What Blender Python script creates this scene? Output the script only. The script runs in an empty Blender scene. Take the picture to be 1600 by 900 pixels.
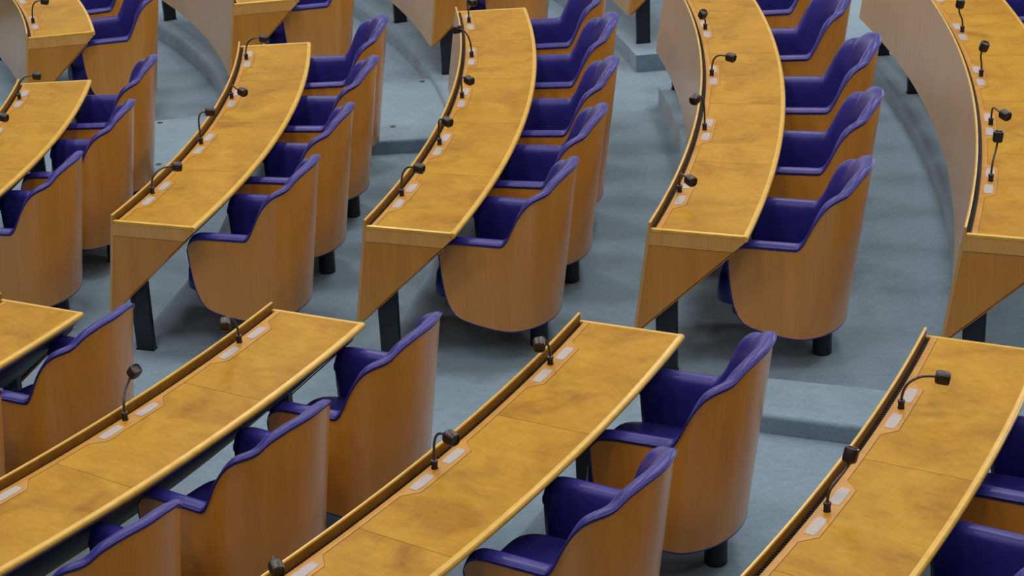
import bpy, bmesh, math, random
from mathutils import Vector, Matrix
random.seed(7)
S = bpy.context.scene
COL = S.collection
PI = math.pi

# ------------------------------------------------------------------ layout
ROWR = {1: 7.0184, 2: 8.5327, 3: 10.0494, 4: 11.5686, 5: 13.0901, 6: 14.614}     # radius of each desk's front edge
Z0 = 0.75                                                                       # desk top of row three above the world floor
DROP = .06         # desk tops stand .81 above the carpet
ROWZ = {1: -.2935, 2: -.1425, 3: 0.0, 4: .1340, 5: .2595, 6: .377}
TOP = {k: v + Z0 for k, v in ROWZ.items()}                                      # desk top height
FLO = {k: v - DROP for k, v in ROWZ.items()}                                           # carpet height under the desk
D = .4973          # desk depth
HL = .034          # lip above the desk top
TIPX, TIPZ = -.0765, -.551
RC = .83           # chair pedestal behind the desk's front edge

def pol(r, deg, z=0.0):
    t = math.radians(deg)
    return Vector((r*math.cos(t), r*math.sin(t), z))

# ------------------------------------------------------------------ materials
def new_mat(name):
    m = bpy.data.materials.new(name); m.use_nodes = True
    nt = m.node_tree; b = nt.nodes['Principled BSDF']
    return m, nt, b
def N(nt, t, **kw):
    n = nt.nodes.new(t)
    for k, v in kw.items(): setattr(n, k, v)
    return n
def ramp(nt, fac, stops):
    r = N(nt, 'ShaderNodeValToRGB')
    e = r.color_ramp.elements
    while len(e) < len(stops): e.new(.5)
    for i, (p, c) in enumerate(stops):
        e[i].position = p; e[i].color = (*c, 1)
    nt.links.new(fac, r.inputs[0])
    return r.outputs[0]
def noise(nt, vec, scale, detail=4, rough=.55, dist=0.0):
    n = N(nt, 'ShaderNodeTexNoise')
    n.inputs['Scale'].default_value = scale; n.inputs['Detail'].default_value = detail
    n.inputs['Roughness'].default_value = rough; n.inputs['Distortion'].default_value = dist
    nt.links.new(vec, n.inputs['Vector'])
    return n.outputs[0]
def coords(nt, scale=(1, 1, 1), rot=(0, 0, 0), rnd=True, kind='Object'):
    tc = N(nt, 'ShaderNodeTexCoord'); mp = N(nt, 'ShaderNodeMapping')
    mp.inputs['Scale'].default_value = scale; mp.inputs['Rotation'].default_value = rot
    if rnd:
        oi = N(nt, 'ShaderNodeObjectInfo'); ml = N(nt, 'ShaderNodeVectorMath', operation='SCALE')
        cb = N(nt, 'ShaderNodeCombineXYZ')
        for k in range(3): nt.links.new(oi.outputs['Random'], cb.inputs[k])
        ml.inputs['Scale'].default_value = 37.0
        ad = N(nt, 'ShaderNodeVectorMath', operation='ADD')
        nt.links.new(cb.outputs[0], ml.inputs[0]); nt.links.new(tc.outputs[kind], ad.inputs[0]); nt.links.new(ml.outputs[0], ad.inputs[1])
        nt.links.new(ad.outputs[0], mp.inputs['Vector'])
    else:
        nt.links.new(tc.outputs[kind], mp.inputs['Vector'])
    return mp.outputs[0]
def mix(nt, fac, a, b, mode='MIX'):
    m = N(nt, 'ShaderNodeMix', data_type='RGBA', blend_type=mode)
    if isinstance(fac, float): m.inputs[0].default_value = fac
    else: nt.links.new(fac, m.inputs[0])
    for i, v in ((6, a), (7, b)):
        if isinstance(v, tuple): m.inputs[i].default_value = (*v, 1)
        else: nt.links.new(v, m.inputs[i])
    return m.outputs[2]
def bump(nt, b, h, strength, dist=.002):
    n = N(nt, 'ShaderNodeBump'); n.inputs['Strength'].default_value = strength; n.inputs['Distance'].default_value = dist
    nt.links.new(h, n.inputs['Height']); nt.links.new(n.outputs[0], b.inputs['Normal'])

def mat_desktop():
    m, nt, b = new_mat('burl desktop wood')
    v = coords(nt, (1, 1, 1))
    n1 = noise(nt, v, 3.2, 5, .6, .8)
    n2 = noise(nt, coords(nt, (9, 22, 22), (0, 0, .15)), 1.6, 6, .65, .6)
    n3 = noise(nt, v, 26, 5, .7)
    c = ramp(nt, n1, [(.32, (.245, .104, .004)), (.5, (.352, .182, .010)), (.68, (.435, .246, .020))])
    c2 = ramp(nt, n2, [(.3, (.290, .136, .006)), (.7, (.43, .248, .020))])
    c = mix(nt, .4, c, c2)
    spot = ramp(nt, noise(nt, v, 2.3, 4, .6, 1.2), [(.58, (1, 1, 1)), (.74, (.66, .52, .42))])
    c = mix(nt, .8, c, spot, 'MULTIPLY')
    fine = ramp(nt, n3, [(.3, (.86, .86, .86)), (.7, (1.06, 1.06, 1.06))])
    c = mix(nt, .7, c, fine, 'MULTIPLY')
    nt.links.new(c, b.inputs['Base Color'])
    b.inputs['Roughness'].default_value = .42; b.inputs['Specular IOR Level'].default_value = .12
    bump(nt, b, n3, .08)
    return m
def mat_veneer(name, dark, mid, light, rough=.36, spec=.45, axis='z', coat=0.0):
    m, nt, b = new_mat(name)
    sc = {'z': (9, 9, .55), 'flat': (3, 3, 3)}[axis]
    v = coords(nt, sc)
    n1 = noise(nt, v, 1.5, 4, .55, .3)
    n2 = noise(nt, coords(nt, (55, 55, 2.2)), 2.0, 3, .6)
    c = ramp(nt, n1, [(.3, dark), (.52, mid), (.75, light)])
    f = ramp(nt, n2, [(.35, (.94, .93, .92)), (.65, (1.04, 1.04, 1.04))])
    c = mix(nt, .7, c, f, 'MULTIPLY')
    nt.links.new(c, b.inputs['Base Color'])
    b.inputs['Roughness'].default_value = rough; b.inputs['Specular IOR Level'].default_value = spec
    b.inputs['Coat Weight'].default_value = coat; b.inputs['Coat Roughness'].default_value = .24
    return m
def mat_plain(name, col, rough, spec=.5, metal=0.0, var=.0, scale=30, bmp=0.0):
    m, nt, b = new_mat(name)
    v = coords(nt)
    n = noise(nt, v, scale, 4, .6)
    lo = tuple(c*(1-var) for c in col); hi = tuple(c*(1+var) for c in col)
    nt.links.new(ramp(nt, n, [(.3, lo), (.7, hi)]), b.inputs['Base Color'])
    b.inputs['Roughness'].default_value = rough; b.inputs['Specular IOR Level'].default_value = spec; b.inputs['Metallic'].default_value = metal
    if bmp: bump(nt, b, n, bmp, .001)
    return m
def mat_leather():
    m, nt, b = new_mat('blue purple leather')
    v = coords(nt)
    n = noise(nt, v, 220, 3, .6); n2 = noise(nt, v, 6, 3, .5)
    nt.links.new(ramp(nt, n2, [(.3, (.020, .019, .170)), (.7, (.032, .027, .215))]), b.inputs['Base Color'])
    b.inputs['Roughness'].default_value = .36; b.inputs['Specular IOR Level'].default_value = .30
    bump(nt, b, n, .10, .0006)
    return m
def mat_carpet():
    m, nt, b = new_mat('grey green carpet')
    v = coords(nt, (1, 2.6, 1), rnd=False)
    n1 = noise(nt, v, 1.6, 5, .6, .5)
    n2 = noise(nt, coords(nt, (7, 14, 7), rnd=False), 2.0, 4, .65)
    n3 = noise(nt, coords(nt, rnd=False), 130, 4, .75)
    c = ramp(nt, n1, [(.3, (.126, .212, .298)), (.7, (.160, .256, .350))])
    c2 = ramp(nt, n2, [(.3, (.108, .184, .262)), (.7, (.177, .280, .380))])
    c = mix(nt, .45, c, c2)
    f = ramp(nt, n3, [(.3, (.66, .67, .68)), (.7, (1.28, 1.27, 1.26))])
    c = mix(nt, .75, c, f, 'MULTIPLY')
    nt.links.new(c, b.inputs['Base Color'])
    b.inputs['Roughness'].default_value = .95; b.inputs['Specular IOR Level'].default_value = .1
    b.inputs['Sheen Weight'].default_value = .25; b.inputs['Sheen Roughness'].default_value = .6
    bump(nt, b, n3, .45, .004)
    return m
M = dict(
    top=mat_desktop(),
    molding=mat_veneer('pale maple molding', (.48, .288, .038), (.54, .335, .050), (.59, .372, .062), .3, .5),
    strip=mat_veneer('orange maple strip', (.34, .155, .010), (.39, .185, .014), (.43, .212, .019), .4, .4),
    panel=mat_veneer('beech panel veneer', (.43, .245, .080), (.45, .258, .087), (.475, .275, .096), .30, .5, coat=.45),
    end=mat_veneer('beech end veneer', (.39, .172, .028), (.43, .195, .033), (.47, .222, .041), .33, .45),
    wall=mat_veneer('shaded lip wall', (.20, .085, .008), (.235, .10, .010), (.27, .12, .014), .4, .35),  # shade on the lip's inner wall, put into a darker wood colour
    rail2=mat_veneer('end rail veneer', (.50, .265, .075), (.54, .29, .085), (.58, .32, .098), .33, .45),
    edge=mat_veneer('brown edge veneer', (.22, .095, .022), (.27, .12, .028), (.31, .145, .035), .4, .4),
    shell=mat_veneer('beech shell veneer', (.44, .188, .026), (.475, .208, .030), (.515, .235, .037), .34, .5, coat=.8),
    groove=mat_plain('dark seam', (.10, .045, .012), .7, .2),
    black=mat_plain('black grille', (.012, .010, .012), .45, .4),
    leg=mat_plain('navy black steel', (.010, .012, .020), .42, .45, var=.15),
    under=mat_plain('charcoal underside', (.050, .050, .048), .6, .3, var=.2, scale=9),
    rail=mat_plain('grey apron', (.30, .31, .33), .5, .4),
    plate=mat_plain('pale grey plate', (.33, .305, .31), .45, .4, var=.06, scale=60),
    leather=mat_leather(), carpet=mat_carpet(),
    mic=mat_plain('dark brown black plastic', (.012, .008, .009), .38, .5),
    neck=mat_plain('brown gooseneck', (.040, .026, .024), .35, .55),
    stud=mat_plain('dark floor stud', (.03, .033, .033), .5, .4),
)

# ------------------------------------------------------------------ mesh helper
class MB:
    def __init__(self): self.v = []; self.f = []; self.mi = []
    def vert(self, p): self.v.append(tuple(p)); return len(self.v)-1
    def face(self, ids, mi=0): self.f.append(tuple(ids)); self.mi.append(mi)
    def grid(self, rows, mi=0, close_u=False, close_v=False):
        ids = [[self.vert(p) for p in r] for r in rows]
        nu, nv = len(ids), len(ids[0])
        for i in range(nu if close_u else nu-1):
            for j in range(nv if close_v else nv-1):
                a, b_ = ids[i], ids[(i+1) % nu]
                self.face((a[j], a[(j+1) % nv], b_[(j+1) % nv], b_[j]), mi)
        return ids
    def loft(self, rows, mi=0, cap=True):          # closed profile swept along rows
        ids = self.grid(rows, mi, close_v=True)
        if cap: self.face(ids[0][::-1], mi); self.face(ids[-1], mi)
        return ids
    def box(self, lo, hi, mi=0, tf=None):
        c = [(x, y, z) for x in (lo[0], hi[0]) for y in (lo[1], hi[1]) for z in (lo[2], hi[2])]
        if tf: c = [tf(Vector(p)) for p in c]
        i = [self.vert(p) for p in c]
        for q in ((0, 1, 3, 2), (4, 6, 7, 5), (0, 4, 5, 1), (2, 3, 7, 6), (0, 2, 6, 4), (1, 5, 7, 3)): self.face([i[k] for k in q], mi)
    def tube(self, pts, rad, seg=10, mi=0, cap=True):
        rows = []; up = Vector((0, 0, 1)); prev = None
        for k, p in enumerate(pts):
            a = Vector(pts[max(k-1, 0)]); b_ = Vector(pts[min(k+1, len(pts)-1)])
            t = (b_-a).normalized()
            if prev is None:
                n = t.cross(up) if abs(t.z) < .95 else t.cross(Vector((1, 0, 0)))
                n.normalize()
            else:
                n = (prev - t*prev.dot(t)).normalized()
            prev = n; bn = t.cross(n)
            r = rad[k] if isinstance(rad, (list, tuple)) else rad
            rows.append([Vector(p) + (n*math.cos(2*PI*j/seg) + bn*math.sin(2*PI*j/seg))*r for j in range(seg)])
        self.loft(rows, mi, cap)
    def build(self, name, mats, parent=None, smooth=None, bevel=0.0, off=None, seg=2):
        me = bpy.data.meshes.new(name)
        vs = self.v if off is None else [tuple(Vector(p)-off) for p in self.v]
        me.from_pydata(vs, [], self.f)
        for m in (mats if isinstance(mats, (list, tuple)) else [mats]): me.materials.append(m)
        for p, k in zip(me.polygons, self.mi): p.material_index = k
        bm = bmesh.new(); bm.from_mesh(me)
        bmesh.ops.recalc_face_normals(bm, faces=bm.faces)
        bm.to_mesh(me); bm.free()
        me.update()
        o = bpy.data.objects.new(name, me); COL.objects.link(o)
        if smooth is not None:
            for p in me.polygons: p.use_smooth = True
            try: me.set_sharp_from_angle(angle=math.radians(smooth))
            except Exception: pass
        if bevel:
            md = o.modifiers.new('bevel', 'BEVEL'); md.width = bevel; md.segments = seg; md.limit_method = 'ANGLE'; md.angle_limit = math.radians(40)
        if parent: o.parent = parent
        return o
def thing(name, label, cat, loc, rz=0.0, group=None):
    o = bpy.data.objects.new(name, None); COL.objects.link(o)
    o.location = loc; o.rotation_euler = (0, 0, rz)
    o.empty_display_size = .1
    o['label'] = label; o['category'] = cat
    if group: o['group'] = group
    return o
def lerp_tab(x, tab):
    if x <= tab[0][0]: return tab[0][1]
    for (a, va), (b_, vb) in zip(tab, tab[1:]):
        if x <= b_: return va + (vb-va)*(x-a)/(b_-a)
    return tab[-1][1]

# ------------------------------------------------------------------ desks
def hypz(x):                       # slanted lower edge of the end panels
    return -.030 + (TIPZ+.030)*(D-.012-x)/(D-.012-TIPX)
def frontx(z):                     # battered front face
    return TIPX*(HL-z)/(HL-TIPZ)
def arc(a, b, step=.5):
    n = max(2, int(abs(b-a)/step)+1)
    return [a+(b-a)*k/(n-1) for k in range(n)]

MIDLEGS = {'F5': [2.2], 'G2': [17.7], 'G3': [20.6]}
def make_desk(key, row, t0, t1, seams, mics, label, group, near=True, far=True, pitch_m=None):
    """t0 near end, t1 far end (degrees, t1 > t0); seams between; mics = angle of each console."""
    r = ROWR[row]; zt = TOP[row]
    mid = (t0+t1)/2
    base = pol(r+.2, mid, FLO[row])
    rz = math.radians(mid)
    root = thing('curved_desk', label, 'desk', base, rz, group)
    inv = Matrix.Translation(base) @ Matrix.Rotation(rz, 4, 'Z'); inv.invert()
    def P(x, z, deg): return inv @ pol(r+x, deg, zt+z)
    deg_m = 180/PI/(r+.25)             # degrees per metre
    e = .020*deg_m                     # end board thickness in degrees
    a0 = t0 + (e if near else 0); a1 = t1 - (e if far else 0)
    TH = arc(t0, t1); TI = arc(a0, a1)
    def sweep(name, prof, mat, ths, smooth=30, bevel=0):
        m = MB(); m.loft([[P(x, z, t) for x, z in prof] for t in ths])
        return m.build(name, mat, root, smooth=smooth, bevel=bevel)
    # front panel and lip
    fpn = [(frontx(HL-.006), HL-.006), (frontx(HL-.006)+.0105, HL-.006), (.0105, -.024), (TIPX+.018, TIPZ+.004), (TIPX, TIPZ)]
    m = MB(); rows = [[P(x, z, t) for x, z in fpn] for t in TH]
    m.loft(rows)
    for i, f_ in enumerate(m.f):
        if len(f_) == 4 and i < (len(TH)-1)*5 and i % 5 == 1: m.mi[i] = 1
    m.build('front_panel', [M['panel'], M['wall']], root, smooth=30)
    lx = frontx(HL-.006)
    sweep('lip_molding', [(lx-.0012, HL-.006), (lx-.0008, HL-.001), (lx+.0015, HL+.0015), (lx+.0085, HL+.0015), (lx+.0108, HL-.001), (lx+.0112, HL-.006)], M['molding'], TH)
    # body below the panels (dark, seen in the seams), grey apron and slanted underside
    sweep('desk_core', [(.030, -.004), (D-.022, -.004), (D-.022, -.024), (.030, -.024)], M['groove'], TI)
    sweep('apron_rail', [(D-.030, -.024), (D-.016, -.024), (D-.026, -.046), (D-.040, -.046)], M['rail'], TI)
    sweep('underside', [(D-.036, -.03), (D-.03, -.044), (D-.06, -.082), (TIPX+.06, TIPZ+.05), (TIPX+.03, TIPZ+.045), (TIPX+.045, TIPZ+.075)], M['under'], TI)
    # cable channel with ribs
    m = MB()
    m.loft([[P(x, z, t) for x, z in ((.010, -.015), (.034, -.015), (.034, -.0235), (.010, -.0235))] for t in TI])
    nr = int((a1-a0)/deg_m/.017)
    for k in range(nr):
        c = a0 + (a1-a0)*(k+.5)/nr; h = .0048*deg_m
        ids = [m.vert(P(x, z, t)) for t in (c-h, c+h) for x, z in ((.012, -.0155), (.0335, -.0155), (.0335, -.005), (.012, -.008))]
        m.face(ids[0:4][::-1]); m.face(ids[4:8])
        for j in range(4): m.face((ids[j], ids[(j+1) % 4], ids[4+(j+1) % 4], ids[4+j]))
    m.build('channel_grille', M['black'], root)
    # desktop panels, one per seat
    bounds = [a0] + [s for s in sorted(seams)] + [a1]
    g = .0012*deg_m
    x1 = D-.024
    for k, (p, q) in enumerate(zip(bounds, bounds[1:])):
        pa = p + (g if k else 0); qa = q - (g if k < len(bounds)-2 else 0)
        m = MB(); m.loft([[P(x, z, t) for x, z in ((.060, -.003), (.060, 0), (x1, 0), (x1, -.003))] for t in arc(pa, qa)])
        m.build('desktop_panel', M['top'], root, smooth=30)
    # console strip with its widened pieces around the plates
    def widen(t):
        w = 0
        for c in mics:
            d_ = abs(t-c)/deg_m
            w = max(w, 1 if d_ < .185 else (0 if d_ > .245 else (.245-d_)/.06))
        return w
    ths = set(arc(a0, a1, .4))
    for c in mics:
        for dd in (-.248, -.245, -.185, -.183, .183, .185, .245, .248):
            if a0 < c+dd*deg_m < a1: ths.add(c+dd*deg_m)
    ths = sorted(ths)
    m = MB()
    m.loft([[P(x, z, t) for x, z in ((.033, -.020), (.033, .0004), (.0615+.054*widen(t), .0004), (.0615+.054*widen(t), -.0025))] for t in ths], 1)
    m.loft([[P(x, z, t) for x, z in ((.033, .0000), (.033, .0012), (.0595+.054*widen(t), .0012), (.0595+.054*widen(t), .0000))] for t in ths], 0)
    m.build('console_strip', [M['strip'], M['groove']], root)
    for c in mics:
        for sgn in (-1, 1):
            ca = c + sgn*.118*deg_m; h = .064*deg_m
            if ca-h < a0 or ca+h > a1: continue
            m = MB()
            tt = arc(ca-h, ca+h, h*.5); n = len(tt)
            rows = []
            for i, t in enumerate(tt):
                ins = .004 if i in (0, n-1) else 0
                rows.append([P(x, z, t) for x, z in ((.053+ins, .0008), (.053+ins, .0026), (.097-ins, .0026), (.097-ins, .0008))])
            m.loft(rows); m.build('label_plate', M['plate'], root)
    # moldings along the back and the ends
    pr = []
    cx, cz, rr = D-.0125, -.0130, .0140
    for k in range(13):
        a = PI/2 - PI*k/12
        pr.append((cx+rr*.9*math.cos(a), cz+rr*1.05*math.sin(a)+.0005))
    pr = [(D-.026, .0022)] + pr + [(D-.026, -.028)]
    sweep('back_molding', pr, M['molding'], TH, smooth=50)
    for side, on, te in ((1, near, t0), (-1, far, t1)):
        if not on: continue
        i = te + side*e
        m = MB(); m.loft([[P(x, z, t) for t, z in ((te-side*.0015*deg_m, -.012), (te-side*.001*deg_m, .0005), (te+side*.003*deg_m, .0024), (i-side*.002*deg_m, .0024), (i, .0002), (i, -.012))] for x in (.012, .13, .25, .38, D-.022)])
        m.build('end_molding', M['molding'], root, smooth=40)
        zr = -.088
        xr = D-.012 - (-.030-zr)/(-.030-TIPZ)*(D-.012-TIPX)
        m = MB()
        pol_ = [(.012, -.012), (D-.022, -.012), (D-.014, -.030), (xr+.003, zr+.0015), (frontx(zr)+.016, zr+.0015)]
        m.loft([[P(x, z, t) for x, z in pol_] for t in (te, i)]); m.build('end_rail', M['rail2'], root, bevel=.0015)
        m = MB()
        pol_ = [(frontx(zr)+.016, zr), (xr, zr), (TIPX+.035, TIPZ+.006), (TIPX+.016, TIPZ+.004)]
        m.loft([[P(x, z, t) for x, z in pol_] for t in (te+side*.0025*deg_m, i)]); m.build('end_panel', M['end'], root, bevel=.0015)
        m = MB()
        q = [(xr+.004, zr), (xr+.012, zr-.002), (TIPX+.040, TIPZ), (TIPX+.032, TIPZ)]
        m.loft([[P(x, z, t) for x, z in q] for t in (te, i+side*.004*deg_m)]); m.build('end_edge_strip', M['edge'], root)
    # slab legs
    lg = []
    if near: lg.append(t0+.10*deg_m)
    if far: lg.append(t1-.10*deg_m)
    lg += MIDLEGS.get(key, [])
    for c in lg:
        m = MB(); h = .020*deg_m
        m.loft([[P(x, z, t) for x, z in ((.015, -.40), (.125, -.32), (.128, -.805), (.024, -.805))] for t in (c-h, c+h)])
        m.box((0, 0, 0), (0, 0, 0)) if False else None
        fp = MB(); fp.loft([[P(x, z, t) for x, z in ((.020, -.803), (.132, -.803), (.132, -.810), (.020, -.810))] for t in (c-h*1.25, c+h*1.25)])
        lo = m.build('leg', M['leg'], root, bevel=.003)
        fp.build('foot_plate', M['leg'], lo)
    return root

# ------------------------------------------------------------------ chairs
W2, X0, AX, EXN = .33, -.078, .229, 1.95
def plan_curve():
    pts = []
    x = -.4585
    while x < X0-1e-6:
        pts.append((x, -W2)); x += .004 if x < -.39 else .012
    nq = 34
    for k in range(nq+1):
        u = k/nq*PI/2
        c, s = math.cos(u), math.sin(u)
        pts.append((X0 + AX*abs(s)**(2/EXN), -W2*abs(c)**(2/EXN)))
    half = pts
    # resample the curved part evenly
    full = half + [(x_, -y_) for x_, y_ in half[-2::-1]]
    acc = [0]
    for a, b_ in zip(full, full[1:]): acc.append(acc[-1]+math.dist(a, b_))
    return full, acc
FULL, ACC = plan_curve()
TOTAL = ACC[-1]
def at_s(s):
    s = min(max(s, 0), TOTAL)
    lo = 0
    for k in range(len(ACC)-1):
        if ACC[k+1] >= s: lo = k; break
    f = (s-ACC[lo])/max(ACC[lo+1]-ACC[lo], 1e-9)
    a, b_ = FULL[lo], FULL[lo+1]
    return a[0]+(b_[0]-a[0])*f, a[1]+(b_[1]-a[1])*f
def frame_s(s):
    x, y = at_s(s)
    h = .012
    xa, ya = at_s(s-h); xb, yb = at_s(s+h)
    L = math.hypot(xb-xa, yb-ya)
    tx, ty = (xb-xa)/L, (yb-ya)/L
    return x, y, -ty, tx             # inward normal (left of travel)
S_JUNC = -.118+.4585                  # arc length where arm meets back
ZB = [(-.4585, .566), (-.453, .535), (-.441, .475), (-.427, .415), (-.410, .352), (-.391, .300), (-.365, .252), (-.335, .218), (-.29, .196), (-.229, .179), (-.125, .160), (-.025, .152), (.2, .152)]
ZT_ARM = [(-0.4585, 0.57), (-0.456, 0.586), (-0.449, 0.604), (-0.437, 0.619), (-0.42, 0.63), (-0.39, 0.637), (-0.35, 0.639), (-0.135, 0.639)]
ZT_BACK = [(0, .640), (.006, .645), (.014, .657), (.03, .690), (.042, .731), (.055, .770), (.07, .806), (.085, .835), (.10, .858), (.12, .879), (.14, .891), (.16, .899), (.20, .908), (.225, .915), (.245, .929), (.27, .950), (.29, .961), (.31, .969), (.37, .985), (.42, .989), (.60, .989)]
def zb(s):
    x, y = at_s(s); return lerp_tab(x, ZB)
def zt_raw(s):
    q = min(s, TOTAL-s)
    if q < S_JUNC: return lerp_tab(-.4585+q, ZT_ARM)
    return lerp_tab(q-S_JUNC, ZT_BACK)
def zt(s): return sum(zt_raw(min(max(s+d_, 0), TOTAL)) for d_ in ((-.014, -.007, 0, .007, .014) if .05 < s < TOTAL-.05 else (0,)))/(5 if .05 < s < TOTAL-.05 else 1)
SHEAR = .117
def sh(x, y, z): return Vector((x+SHEAR*(z-.6), y, z+DROP))
SAMP = []
s_ = 0.0
while s_ < TOTAL/2:
    SAMP.append(s_); s_ += .005 if s_ < .07 else (.008 if abs(s_-S_JUNC) < .12 else .016)
SAMP = SAMP + [TOTAL/2] + [TOTAL-a for a in SAMP[::-1]]

def make_chair_prototype():
    root = thing('tub_chair', 'x', 'chair', (0, 0, 0), 0)
    # plywood shell
    m = MB(); rows = []
    for s in SAMP:
        x, y, nx, ny = frame_s(s)
        a, b_ = zb(s), zt(s)
        row = []
        for k in range(9): row.append(sh(x, y, a+(b_-a)*k/8))
        for k in range(8, -1, -1): row.append(sh(x+nx*.014, y+ny*.014, a+(b_-a)*k/8))
        rows.append(row)
    m.loft(rows); m.build('wooden_shell', M['shell'], root, smooth=35)
    # padded lining with rolled rim
    m = MB(); rows = []
    for s in SAMP:
        x, y, nx, ny = frame_s(s)
        a, b_ = zb(s), zt(s)
        q = min(s, TOTAL-s)
        back = min(1, max(0, (q-S_JUNC)/.16))
        back = back*back*(3-2*back)
        k = min(1, (b_-a)/.10+.25)
        kn = min(1, .55+q*9)
        zi = min(max(a+.02, .33), b_-.02*k)
        prof = [(.0135, zi), (.0135, b_-.022*k), (.004, b_-.014*k), (-.003, b_-.011*k), (-.0055, b_-.004*k), (-.005, b_+.003*k), (-.001, b_+.009*k)]
        A = ((.008, .0145), (.020, .0185), (.035, .0195), (.050, .016), (.062, .007), (.0695, -.008), (.074, -.03), (.0765, -.07))
        B = ((.008, .0125), (.021, .0130), (.037, .0080), (.053, -.004), (.068, -.024), (.081, -.055), (.091, -.10), (.097, -.16))
        for (na, za), (nb, zb_) in zip(A, B):
            prof.append((na+(nb-na)*back, b_+(za+(zb_-za)*back)*k))
        prof += [(.077+.018*back, b_+(zi-b_)*.6), (.072+.010*back, zi)]
        row = []
        for n, z in prof:
            nn = n if n < .02 else .02+(n-.02)*kn
            row.append(sh(x+nx*nn, y+ny*nn, z))
        rows.append(row)
    m.loft(rows); pad = m.build('leather_lining', M['leather'], root, smooth=60)
    # piping: bottom edge of the shell and the welt below the rim
    m = MB()
    pts = []
    for s in SAMP:
        x, y, nx, ny = frame_s(s); pts.append(sh(x+nx*.004, y+ny*.004, zb(s)-.002))
    m.tube(pts, .0055, 8)
    m.build('shell_piping', M['leather'], root, smooth=60)
    m = MB(); pts = []
    for s in SAMP[6:-6]:
        x, y, nx, ny = frame_s(s); pts.append(sh(x-nx*.006, y-ny*.006, zt(s)+.004))
    m.tube(pts, .0032, 6); m.build('rim_welt', M['leather'], pad, smooth=60)
    # seat cushion
    m = MB(); rows = []
    zs = [(.262, .86), (.268, .95), (.285, 1.0), (.34, 1.0), (.385, 1.0), (.41, .985), (.426, .955), (.434, .90), (.437, .80), (.439, .55), (.440, .2)]
    for z, k in zs:
        ring = []
        for j in range(48):
            a = 2*PI*j/48
            c, s = math.cos(a), math.sin(a)
            ex = 2/5.0
            ring.append(sh(-.232 + .298*k*math.copysign(abs(c)**ex, c) + (.012 if c < 0 else 0)*abs(c), .247*k*math.copysign(abs(s)**ex, s), z + (.006*(1-k))))
        rows.append(ring)
    m.loft(rows); m.build('seat_cushion', M['leather'], root, smooth=50)
    # seat pan and round pedestal
    m = MB(); m.loft([[sh(-.21+.22*kx*math.copysign(abs(math.cos(2*PI*j/32))**.5, math.cos(2*PI*j/32)), .285*kx*math.copysign(abs(math.sin(2*PI*j/32))**.5, math.sin(2*PI*j/32)), z) for j in range(32)] for z, kx in ((.215, .9), (.222, 1), (.255, 1), (.262, .96))])
    m.build('seat_pan', M['leg'], root, smooth=40)
    m = MB(); m.loft([[Vector((-.02+rr*math.cos(2*PI*j/28), rr*math.sin(2*PI*j/28), z)) for j in range(28)] for rr, z in ((.049, 0), (.051, .004), (.051, .010), (.050, .014), (.050, .12), (.0495, .28))])
    m.build('pedestal', M['leg'], root, smooth=40)
    return root
PROTO = make_chair_prototype()
USED = [False]
def dup(root):
    r = root.copy(); COL.objects.link(r)
    for ch in root.children:
        c = ch.copy(); COL.objects.link(c); c.parent = r
        for g in ch.children:
            d_ = g.copy(); COL.objects.link(d_); d_.parent = c
    return r
def place_chair(row, deg, turn, label, group, dr=0.0):
    o = PROTO if not USED[0] else dup(PROTO)
    USED[0] = True
    o.location = pol(ROWR[row]+RC+dr, deg, FLO[row]); o.rotation_euler = (0, 0, math.radians(deg+turn))
    o['label'] = label; o['group'] = group
    return o

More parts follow.
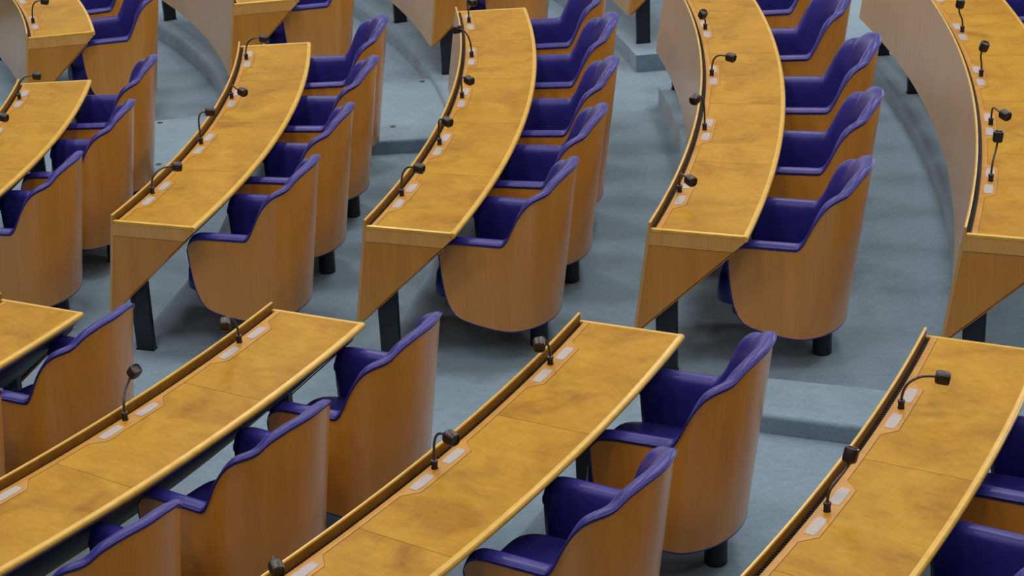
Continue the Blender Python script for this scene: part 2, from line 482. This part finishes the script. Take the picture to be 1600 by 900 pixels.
# ------------------------------------------------------------------ microphones
def make_mic(row, deg, x, head, label, group, face=None):
    """head = (radial, tangential, up) of the capsule from the foot."""
    base = pol(ROWR[row]+x, deg, TOP[row]+.0012)
    root = thing('gooseneck_microphone', label, 'microphone', base, math.radians(deg), group)
    m = MB()
    def ring(r, z): return [Vector((r*math.cos(2*PI*j/16), r*math.sin(2*PI*j/16), z)) for j in range(16)]
    m.loft([ring(.014, 0), ring(.014, .003), ring(.0125, .005), ring(.0125, .026), ring(.0145, .0275), ring(.0145, .035), ring(.010, .038)])
    m.build('base_socket', M['mic'], root, smooth=40)
    h = Vector(head)
    p0 = Vector((0, 0, .034))
    hor = Vector((h.x, h.y, 0)); L = h.length
    if face is None:
        d1 = (hor.normalized()*.8 + Vector((.35, 0, -.15))) if hor.length > .03 else Vector((.8, 0, -.2))
    else: d1 = Vector(face)
    d1.normalize()
    p3 = h - d1*.024
    t0 = Vector((0, 0, 1))
    k = max(.07, (p3-p0).length*.55)
    p1 = p0+t0*k; p2 = p3-d1*k*.7
    pts = []
    for i in range(25):
        u = i/24; w = 1-u
        pts.append(p0*w**3 + p1*3*w*w*u + p2*3*w*u*u + p3*u**3)
    m = MB(); m.tube(pts, .0055, 10)
    m.build('gooseneck', M['neck'], root, smooth=60)
    # capsule: squat block with rounded sides, recessed grille in its face
    up = Vector((0, 0, 1)) if abs(d1.z) < .9 else Vector((1, 0, 0))
    sx = d1.cross(up).normalized(); sy = sx.cross(d1)
    def sec(r, t):
        o_ = []
        for j in range(24):
            a = 2*PI*j/24; c, s = math.cos(a), math.sin(a)
            o_.append(h + d1*t + sx*r*math.copysign(abs(c)**.7, c) + sy*r*math.copysign(abs(s)**.7, s))
        return o_
    m = MB()
    m.loft([sec(.010, -.028), sec(.021, -.026), sec(.0250, -.021), sec(.0260, -.012), sec(.0260, .020), sec(.0245, .0255), sec(.0205, .0270), sec(.0195, .0225), sec(.004, .0215)])
    hd = m.build('capsule', M['mic'], root, smooth=35)
    m = MB(); rows = []
    for r_, t in ((.0200, .0285), (.0220, .0270), (.0200, .0255), (.0180, .0270)): rows.append(sec(r_, t))
    ids = m.grid(rows, close_u=True, close_v=True); m.build('capsule_ring', M['neck'], hd, smooth=60)
    return root

# ------------------------------------------------------------------ floor
def struct(o): o['kind'] = 'structure'; return o
def ring_platform(name, rin, rout, z0, z1, a0=-62, a1=48, notches=(), bev=.034):
    """annular carpet terrace; notches = (deg0, deg1, new inner radius)."""
    def ri(t):
        for p, q, rn in notches:
            if p <= t <= q: return rn
        return rin
    ths = arc(a0, a1, .75)
    for p, q, rn in notches:
        ths += [p-.001, p, q, q+.001]
    ths = sorted(set(ths))
    bm = bmesh.new()
    inner = [bm.verts.new(pol(ri(t), t, z1)) for t in ths]
    outer = [bm.verts.new(pol(rout, t, z1)) for t in ths]
    li = [bm.verts.new(pol(ri(t), t, z0)) for t in ths]
    lo = [bm.verts.new(pol(rout, t, z0)) for t in ths]
    n = len(ths)
    for k in range(n-1):
        bm.faces.new((inner[k], outer[k], outer[k+1], inner[k+1]))
        bm.faces.new((inner[k+1], li[k+1], li[k], inner[k]))
        bm.faces.new((outer[k], lo[k], lo[k+1], outer[k+1]))
        bm.faces.new((li[k], li[k+1], lo[k+1], lo[k]))
    bm.faces.new((inner[0], li[0], lo[0], outer[0])); bm.faces.new((outer[-1], lo[-1], li[-1], inner[-1]))
    bmesh.ops.recalc_face_normals(bm, faces=bm.faces)
    me = bpy.data.meshes.new(name); bm.to_mesh(me); bm.free()
    me.materials.append(M['carpet'])
    for p in me.polygons: p.use_smooth = True
    me.set_sharp_from_angle(angle=math.radians(30))
    o = bpy.data.objects.new(name, me); COL.objects.link(o)
    md = o.modifiers.new('bevel', 'BEVEL'); md.width = bev; md.segments = 4; md.limit_method = 'ANGLE'; md.angle_limit = math.radians(50)
    return struct(o)
RIS = -.062
zb0 = FLO[1]-.35
ring_platform('floor', 3.0, ROWR[2]+RIS+.05, zb0, FLO[1])
ring_platform('floor_terrace_second', ROWR[2]+RIS, ROWR[3]+RIS+.05, zb0, FLO[2])
ring_platform('floor_terrace_third', ROWR[3]+RIS, ROWR[4]+RIS+.9, zb0, FLO[3])
ring_platform('floor_terrace_fourth', ROWR[4]+RIS, ROWR[5]+RIS+.05, zb0, FLO[4], notches=((6.0, 9.9, ROWR[4]+.75),))
ring_platform('floor_terrace_fifth', ROWR[5]+RIS, ROWR[6]+6, zb0, FLO[5])
def step_block(name, r0, r1, a0, a1, z0, z1):
    m = MB(); ths = arc(a0, a1, .5)
    m.loft([[pol(r, t, z) for r, z in ((r0, z0), (r1, z0), (r1, z1), (r0, z1))] for t in ths])
    o = m.build(name, M['carpet'], None, smooth=30, bevel=.02, seg=4)
    return struct(o)
step_block('floor_step_first', ROWR[1]+.82, ROWR[2]+RIS+.03, 4.2, 13.0, FLO[1]-.02, FLO[1]+.10)
step_block('floor_step_second', ROWR[2]+.80, ROWR[3]+RIS+.03, 4.3, 12.4, FLO[2]-.02, FLO[2]+.10)
step_block('floor_step_fourth', ROWR[4]+.52, ROWR[5]+RIS+.03, -19.9, -18.0, FLO[4]-.02, FLO[4]+.10)

def floor_stud(x, y, z, label):
    m = MB()
    m.loft([[Vector((r_*math.cos(2*PI*j/20), r_*math.sin(2*PI*j/20), q)) for j in range(20)] for r_, q in ((.021, -.002), (.021, .0015), (.018, .004), (.008, .0045))])
    o = m.build('floor_stud', M['stud'], None, smooth=40)
    o.location = (x, y, z); o['label'] = label; o['category'] = 'floor stud'; o['group'] = 'dark studs on the aisle steps'
floor_stud(9.700, 2.050, FLO[2]+.10, 'small dark stud at far right corner of carpet step behind the second desk chairs')
floor_stud(9.519, 1.012, FLO[2]+.10, 'small dark stud near the front edge of carpet step behind the second desk chairs')
floor_stud(7.726, 1.707, FLO[1]+.10, 'small dark stud at the back of carpet step right of the leftmost desk chairs')
floor_stud(7.853, .787, FLO[1]+.10, 'small dark stud at the front of carpet step right of the leftmost desk chairs')
# ------------------------------------------------------------------ populate
ORD = ['first', 'second', 'third', 'fourth', 'fifth', 'sixth', 'seventh']
DESKS = {
 'F1': (1, -16.0, 4.35, [-9.18, -2.40], [-12.6, -4.71, 1.54], 'leftmost curved wooden desk of the middle block, cut by the left edge', True, True),
 'F2': (2, -16.9, 5.10, [-11.35, -5.80, -.30], [-14.0, -8.44, -2.68, 2.93], 'second curved wooden desk from left in the middle block, triangular near end in full view', True, True),
 'F3': (3, -17.55, 5.45, [-12.95, -8.10, -3.36, 1.26], [-14.96, -10.3, -5.49, -.72, 3.83], 'third curved wooden desk from left in the middle block, at centre of the view', True, True),
 'F4': (4, -17.72, 6.1, [-12.8, -8.0, -3.2, 1.41], [-15.11, -10.29, -5.40, -.59, 4.0], 'fourth curved wooden desk from left in the middle block, right of centre', True, True),
 'F5': (5, -17.86, 6.55, [-12.9, -9.17, -5.48, -1.66, 2.2], [-14.68, -10.92, -7.21, -3.35, .4, 4.2], 'rightmost curved wooden desk of the middle block, running along the right edge', True, True),
 'N1': (2, -41.0, -24.2, [-35.3, -29.7], [-38.2, -32.5, -26.9], 'leftmost desk of the front block, only its pointed far corner showing at left edge', True, True),
 'N2': (3, -42.0, -23.72, [-37.7, -33.05, -28.40], [-39.9, -35.3, -30.63, -25.87], 'second curved desk of the front block, reaching the lower left corner', True, True),
 'N3': (4, -43.0, -23.25, [-37.95, -33.0, -28.04], [-40.4, -35.24, -30.49, -25.54], 'third curved desk of the front block, in the lower middle', True, True),
 'N4': (5, -43.0, -22.93, [-39.3, -35.5, -31.7, -27.91], [-41.1, -37.3, -33.5, -29.75, -25.96], 'rightmost curved desk of the front block, in the lower right corner', True, True),
 'G1': (1, 13.5, 33.0, [19.8, 26.3], [16.74, 22.9, 29.6], 'leftmost curved desk of the far block, in the top left corner', True, True),
 'G2': (2, 12.45, 31.0, [17.7, 23.0], [15.1, 20.4, 25.8], 'second desk of the far block at the top edge, pale front panel facing left', True, True),
 'G3': (3, 11.4, 31.0, [16.0, 20.6, 25.2], [13.7, 18.3, 22.9, 27.5], 'third desk of the far block at top edge, its pointed end corner hanging down', True, True),
 'G4': (4, 10.95, 31.0, [15.6, 20.3, 25.0], [13.3, 18.0, 22.7, 27.4], 'fourth desk of the far block at top edge, only a small pointed corner showing', True, True),
}
for k, (row, a, b_, seams, mics, lab, nr, fr) in DESKS.items():
    make_desk(k, row, a, b_, seams, mics, lab, 'curved wooden desks', nr, fr)

DNAME = {'F1': 'leftmost middle-block desk', 'F2': 'second middle-block desk', 'F3': 'third middle-block desk',
         'F4': 'fourth middle-block desk', 'F5': 'rightmost middle-block desk', 'N1': 'leftmost front-block desk', 'N2': 'second front-block desk',
         'N3': 'third front-block desk', 'N4': 'rightmost front-block desk', 'G1': 'leftmost far-block desk', 'G2': 'second far-block desk', 'G3': 'third far-block desk'}
CH = {'F1': ([-12.4, -5.8, 1.0], True), 'F2': ([-14.0, -8.6, -3.1, 2.4], True), 'F3': ([-15.2, -10.5, -5.7, -1.0, 3.5], True),
      'F4': ([-15.3, -10.5, -5.6, -.9, 3.7], True), 'N1': ([-26.9, -32.4], False), 'N2': ([-26.0, -30.7, -35.3], False),
      'N3': ([-25.7, -30.5], False), 'N4': ([-25.9, -29.7], False), 'F5': ([.4], True), 'G1': ([16.7, 22.9], True), 'G2': ([15.1], True), 'G3': ([13.7], True)}
TWEAK = {('N4', 0): (-.15, 0, 0), ('N4', 1): (-.12, 0, 0), ('N1', 1): (-.18, 0, 0), ('F4', 0): (-0.15, 0.005, -1.3), ('F4', 1): (0.12, 0.002, -0.5), ('F4', 2): (0.01, 0.028, -0.4), ('F4', 3): (0.22, -0.018, -0.1),
         ('F4', 4): (0.52, 0.015, 0.1), ('F3', 0): (0.19, -0.01, -1.8), ('F3', 1): (0.13, 0.002, -1.0), ('F3', 2): (-0.02, -0.003, 0.2),
         ('F3', 3): (0.26, -0.001, -0.3), ('F3', 4): (0.4, 0.01, 0.1), ('F2', 0): (-0.02, 0.006, -0.2), ('F2', 1): (0.11, -0.028, -1.6),
         ('F2', 2): (0.34, -0.019, -3.1), ('F2', 3): (0.5, 0.006, -0.2), ('F1', 0): (0.08, -0.018, 1.5), ('F1', 1): (0.44, -0.001, 0.0),
         ('F1', 2): (0.5, -0.03, -2.4), ('G1', 0): (-0.14, 0.009, 0.1), ('N1', 0): (0.16, -0.019, 1.3), ('N2', 0): (0.23, 0.008, 1.2),
         ('N2', 1): (0.1, -0.006, -2.0), ('N2', 2): (-0.22, -0.005, 0.1), ('N3', 0): (0.23, -0.004, 2.2), ('N3', 1): (0.04, 0.007, 0.5)}
for k, (degs, from_near) in CH.items():
    row = DESKS[k][0]
    for i, dg in enumerate(degs):
        where = ('nearest' if i == 0 else ORD[i]+' from the near end') if from_near else ('nearest the aisle' if i == 0 else ORD[i]+' from the aisle')
        if len(degs) == 1: where = 'in the top right corner' if k == 'F5' else 'at the near end'
        lab = 'purple leather wood-backed tub chair, %s, behind %s' % (where, DNAME[k])
        dth, dr, turn = TWEAK.get((k, i), (.15, 0, 0))
        place_chair(row, dg+dth, turn, lab, 'purple tub chairs behind the desks', dr)

MIC = {  # desk: (angle, x, head offset)
 'F1': [(1.54, .062, (.13, .02, .15)), (-4.71, .062, (.12, -.05, .15))],
 'F2': [(2.93, .064, (.13, -.04, .15)), (-2.68, .059, (.10, -.15, .09)), (-8.44, .058, (.06, .04, .19)), (-14.0, .050, (.12, .10, .13))],
 'F3': [(3.83, .074, (.02, -.11, .17)), (-.72, .075, (-.09, .05, .17)), (-5.49, .067, (.06, -.12, .15)), (-10.3, .063, (.07, -.09, .17)), (-14.96, .056, (.11, -.02, .17))],
 'F4': [(-.59, .074, (-.03, -.14, .14)), (-5.40, .066, (.11, -.09, .14)), (-10.29, .060, (-.05, -.04, .19)), (-15.11, .050, (.08, -.14, .12))],
 'F5': [(-3.35, .09, (-.03, -.04, .19)), (-7.21, .088, (0, -.05, .19)), (-10.92, .084, (.06, -.16, .11)), (-14.68, .081, (.02, .07, .21))],
 'N2': [(-25.87, .054, (.02, -.13, .15)), (-30.63, .052, (-.01, .10, .18))],
 'N3': [(-25.54, .059, (.01, -.13, .15)), (-30.49, .059, (.10, -.03, .17)), (-35.24, .059, (.09, -.10, .15))],
 'N4': [(-25.96, .072, (.14, .06, .13)), (-29.75, .071, (.04, .11, .18))],
 'G1': [(16.74, .072, (.10, -.05, .17))],
}
FACE = {('F5', 0): (.1, -.1, .9), ('F5', 1): (.25, -.2, .8), ('F5', 3): (.05, .1, 1), ('F4', 0): (.2, -.35, .6), ('N4', 1): (.1, .35, .9), ('N2', 1): (.5, -.1, .6)}
for k, lst in MIC.items():
    row = DESKS[k][0]
    for i, (dg, x, hd) in enumerate(lst):
        lab = 'black gooseneck microphone, %s from the far end on %s' % (ORD[i], DNAME[k])
        if len(lst) == 1: lab = 'black gooseneck microphone on %s' % DNAME[k]
        make_mic(row, dg, x, hd, lab, 'gooseneck microphones on the desks', FACE.get((k, i)))

# ------------------------------------------------------------------ lights
def area(name, loc, target, size, power, col=(1, 1, 1), sy=None):
    l = bpy.data.lights.new(name, 'AREA'); l.energy = power; l.color = col; l.size = size
    if sy: l.shape = 'RECTANGLE'; l.size_y = sy
    o = bpy.data.objects.new(name, l); COL.objects.link(o); o.location = loc
    d_ = Vector(target)-Vector(loc); o.rotation_euler = d_.to_track_quat('-Z', 'Y').to_euler()
    return o
for ix in range(4):
    for iy in range(5):
        area('ceiling_light', (3+ix*5.0, -13+iy*5.5, 9.0), (3+ix*5.0, -13+iy*5.5, 0), 1.3, (146, 152, 188, 204, 204)[iy], (1, .92, .82))
area('far_fill_light', (8, 24, 3.2), (9, -3, 1.0), 22, 420, (.90, .95, 1.0), 4)  # added soft light for an unseen bright far wall, gives the panels gloss
area('side_fill_light', (27, 12, 2.6), (10, -4, .6), 16, 1200, (.86, .93, 1.0), 4.4)  # added light with no known source, lifts highlights on the shell edges
w = bpy.data.worlds.new('room'); S.world = w; w.use_nodes = True
w.node_tree.nodes['Background'].inputs[0].default_value = (.62, .70, .85, 1); w.node_tree.nodes['Background'].inputs[1].default_value = .075

# ------------------------------------------------------------------ camera
pitch, roll, f = .41296, -.0311, 3143.776
cam = bpy.data.cameras.new('camera'); co = bpy.data.objects.new('camera', cam); COL.objects.link(co)
cam.sensor_width = 36; cam.sensor_fit = 'HORIZONTAL'; cam.lens = f/1600*36; cam.clip_end = 200
fw = Vector((0, math.cos(pitch), -math.sin(pitch))); rt = Vector((1, 0, 0)); up = rt.cross(fw)
c, s = math.cos(roll), math.sin(roll)
r2 = rt*c+up*s; u2 = up*c-rt*s
mw = Matrix((( r2.x, u2.x, -fw.x, 10.3386), (r2.y, u2.y, -fw.y, -12.7121), (r2.z, u2.z, -fw.z, 3.8663+Z0), (0, 0, 0, 1)))
co.matrix_world = mw
S.camera = co
S.view_settings.view_transform = 'Standard'; S.view_settings.look = 'None'; S.view_settings.gamma = 1; S.view_settings.use_curve_mapping = False
S.view_settings.exposure = 0.0
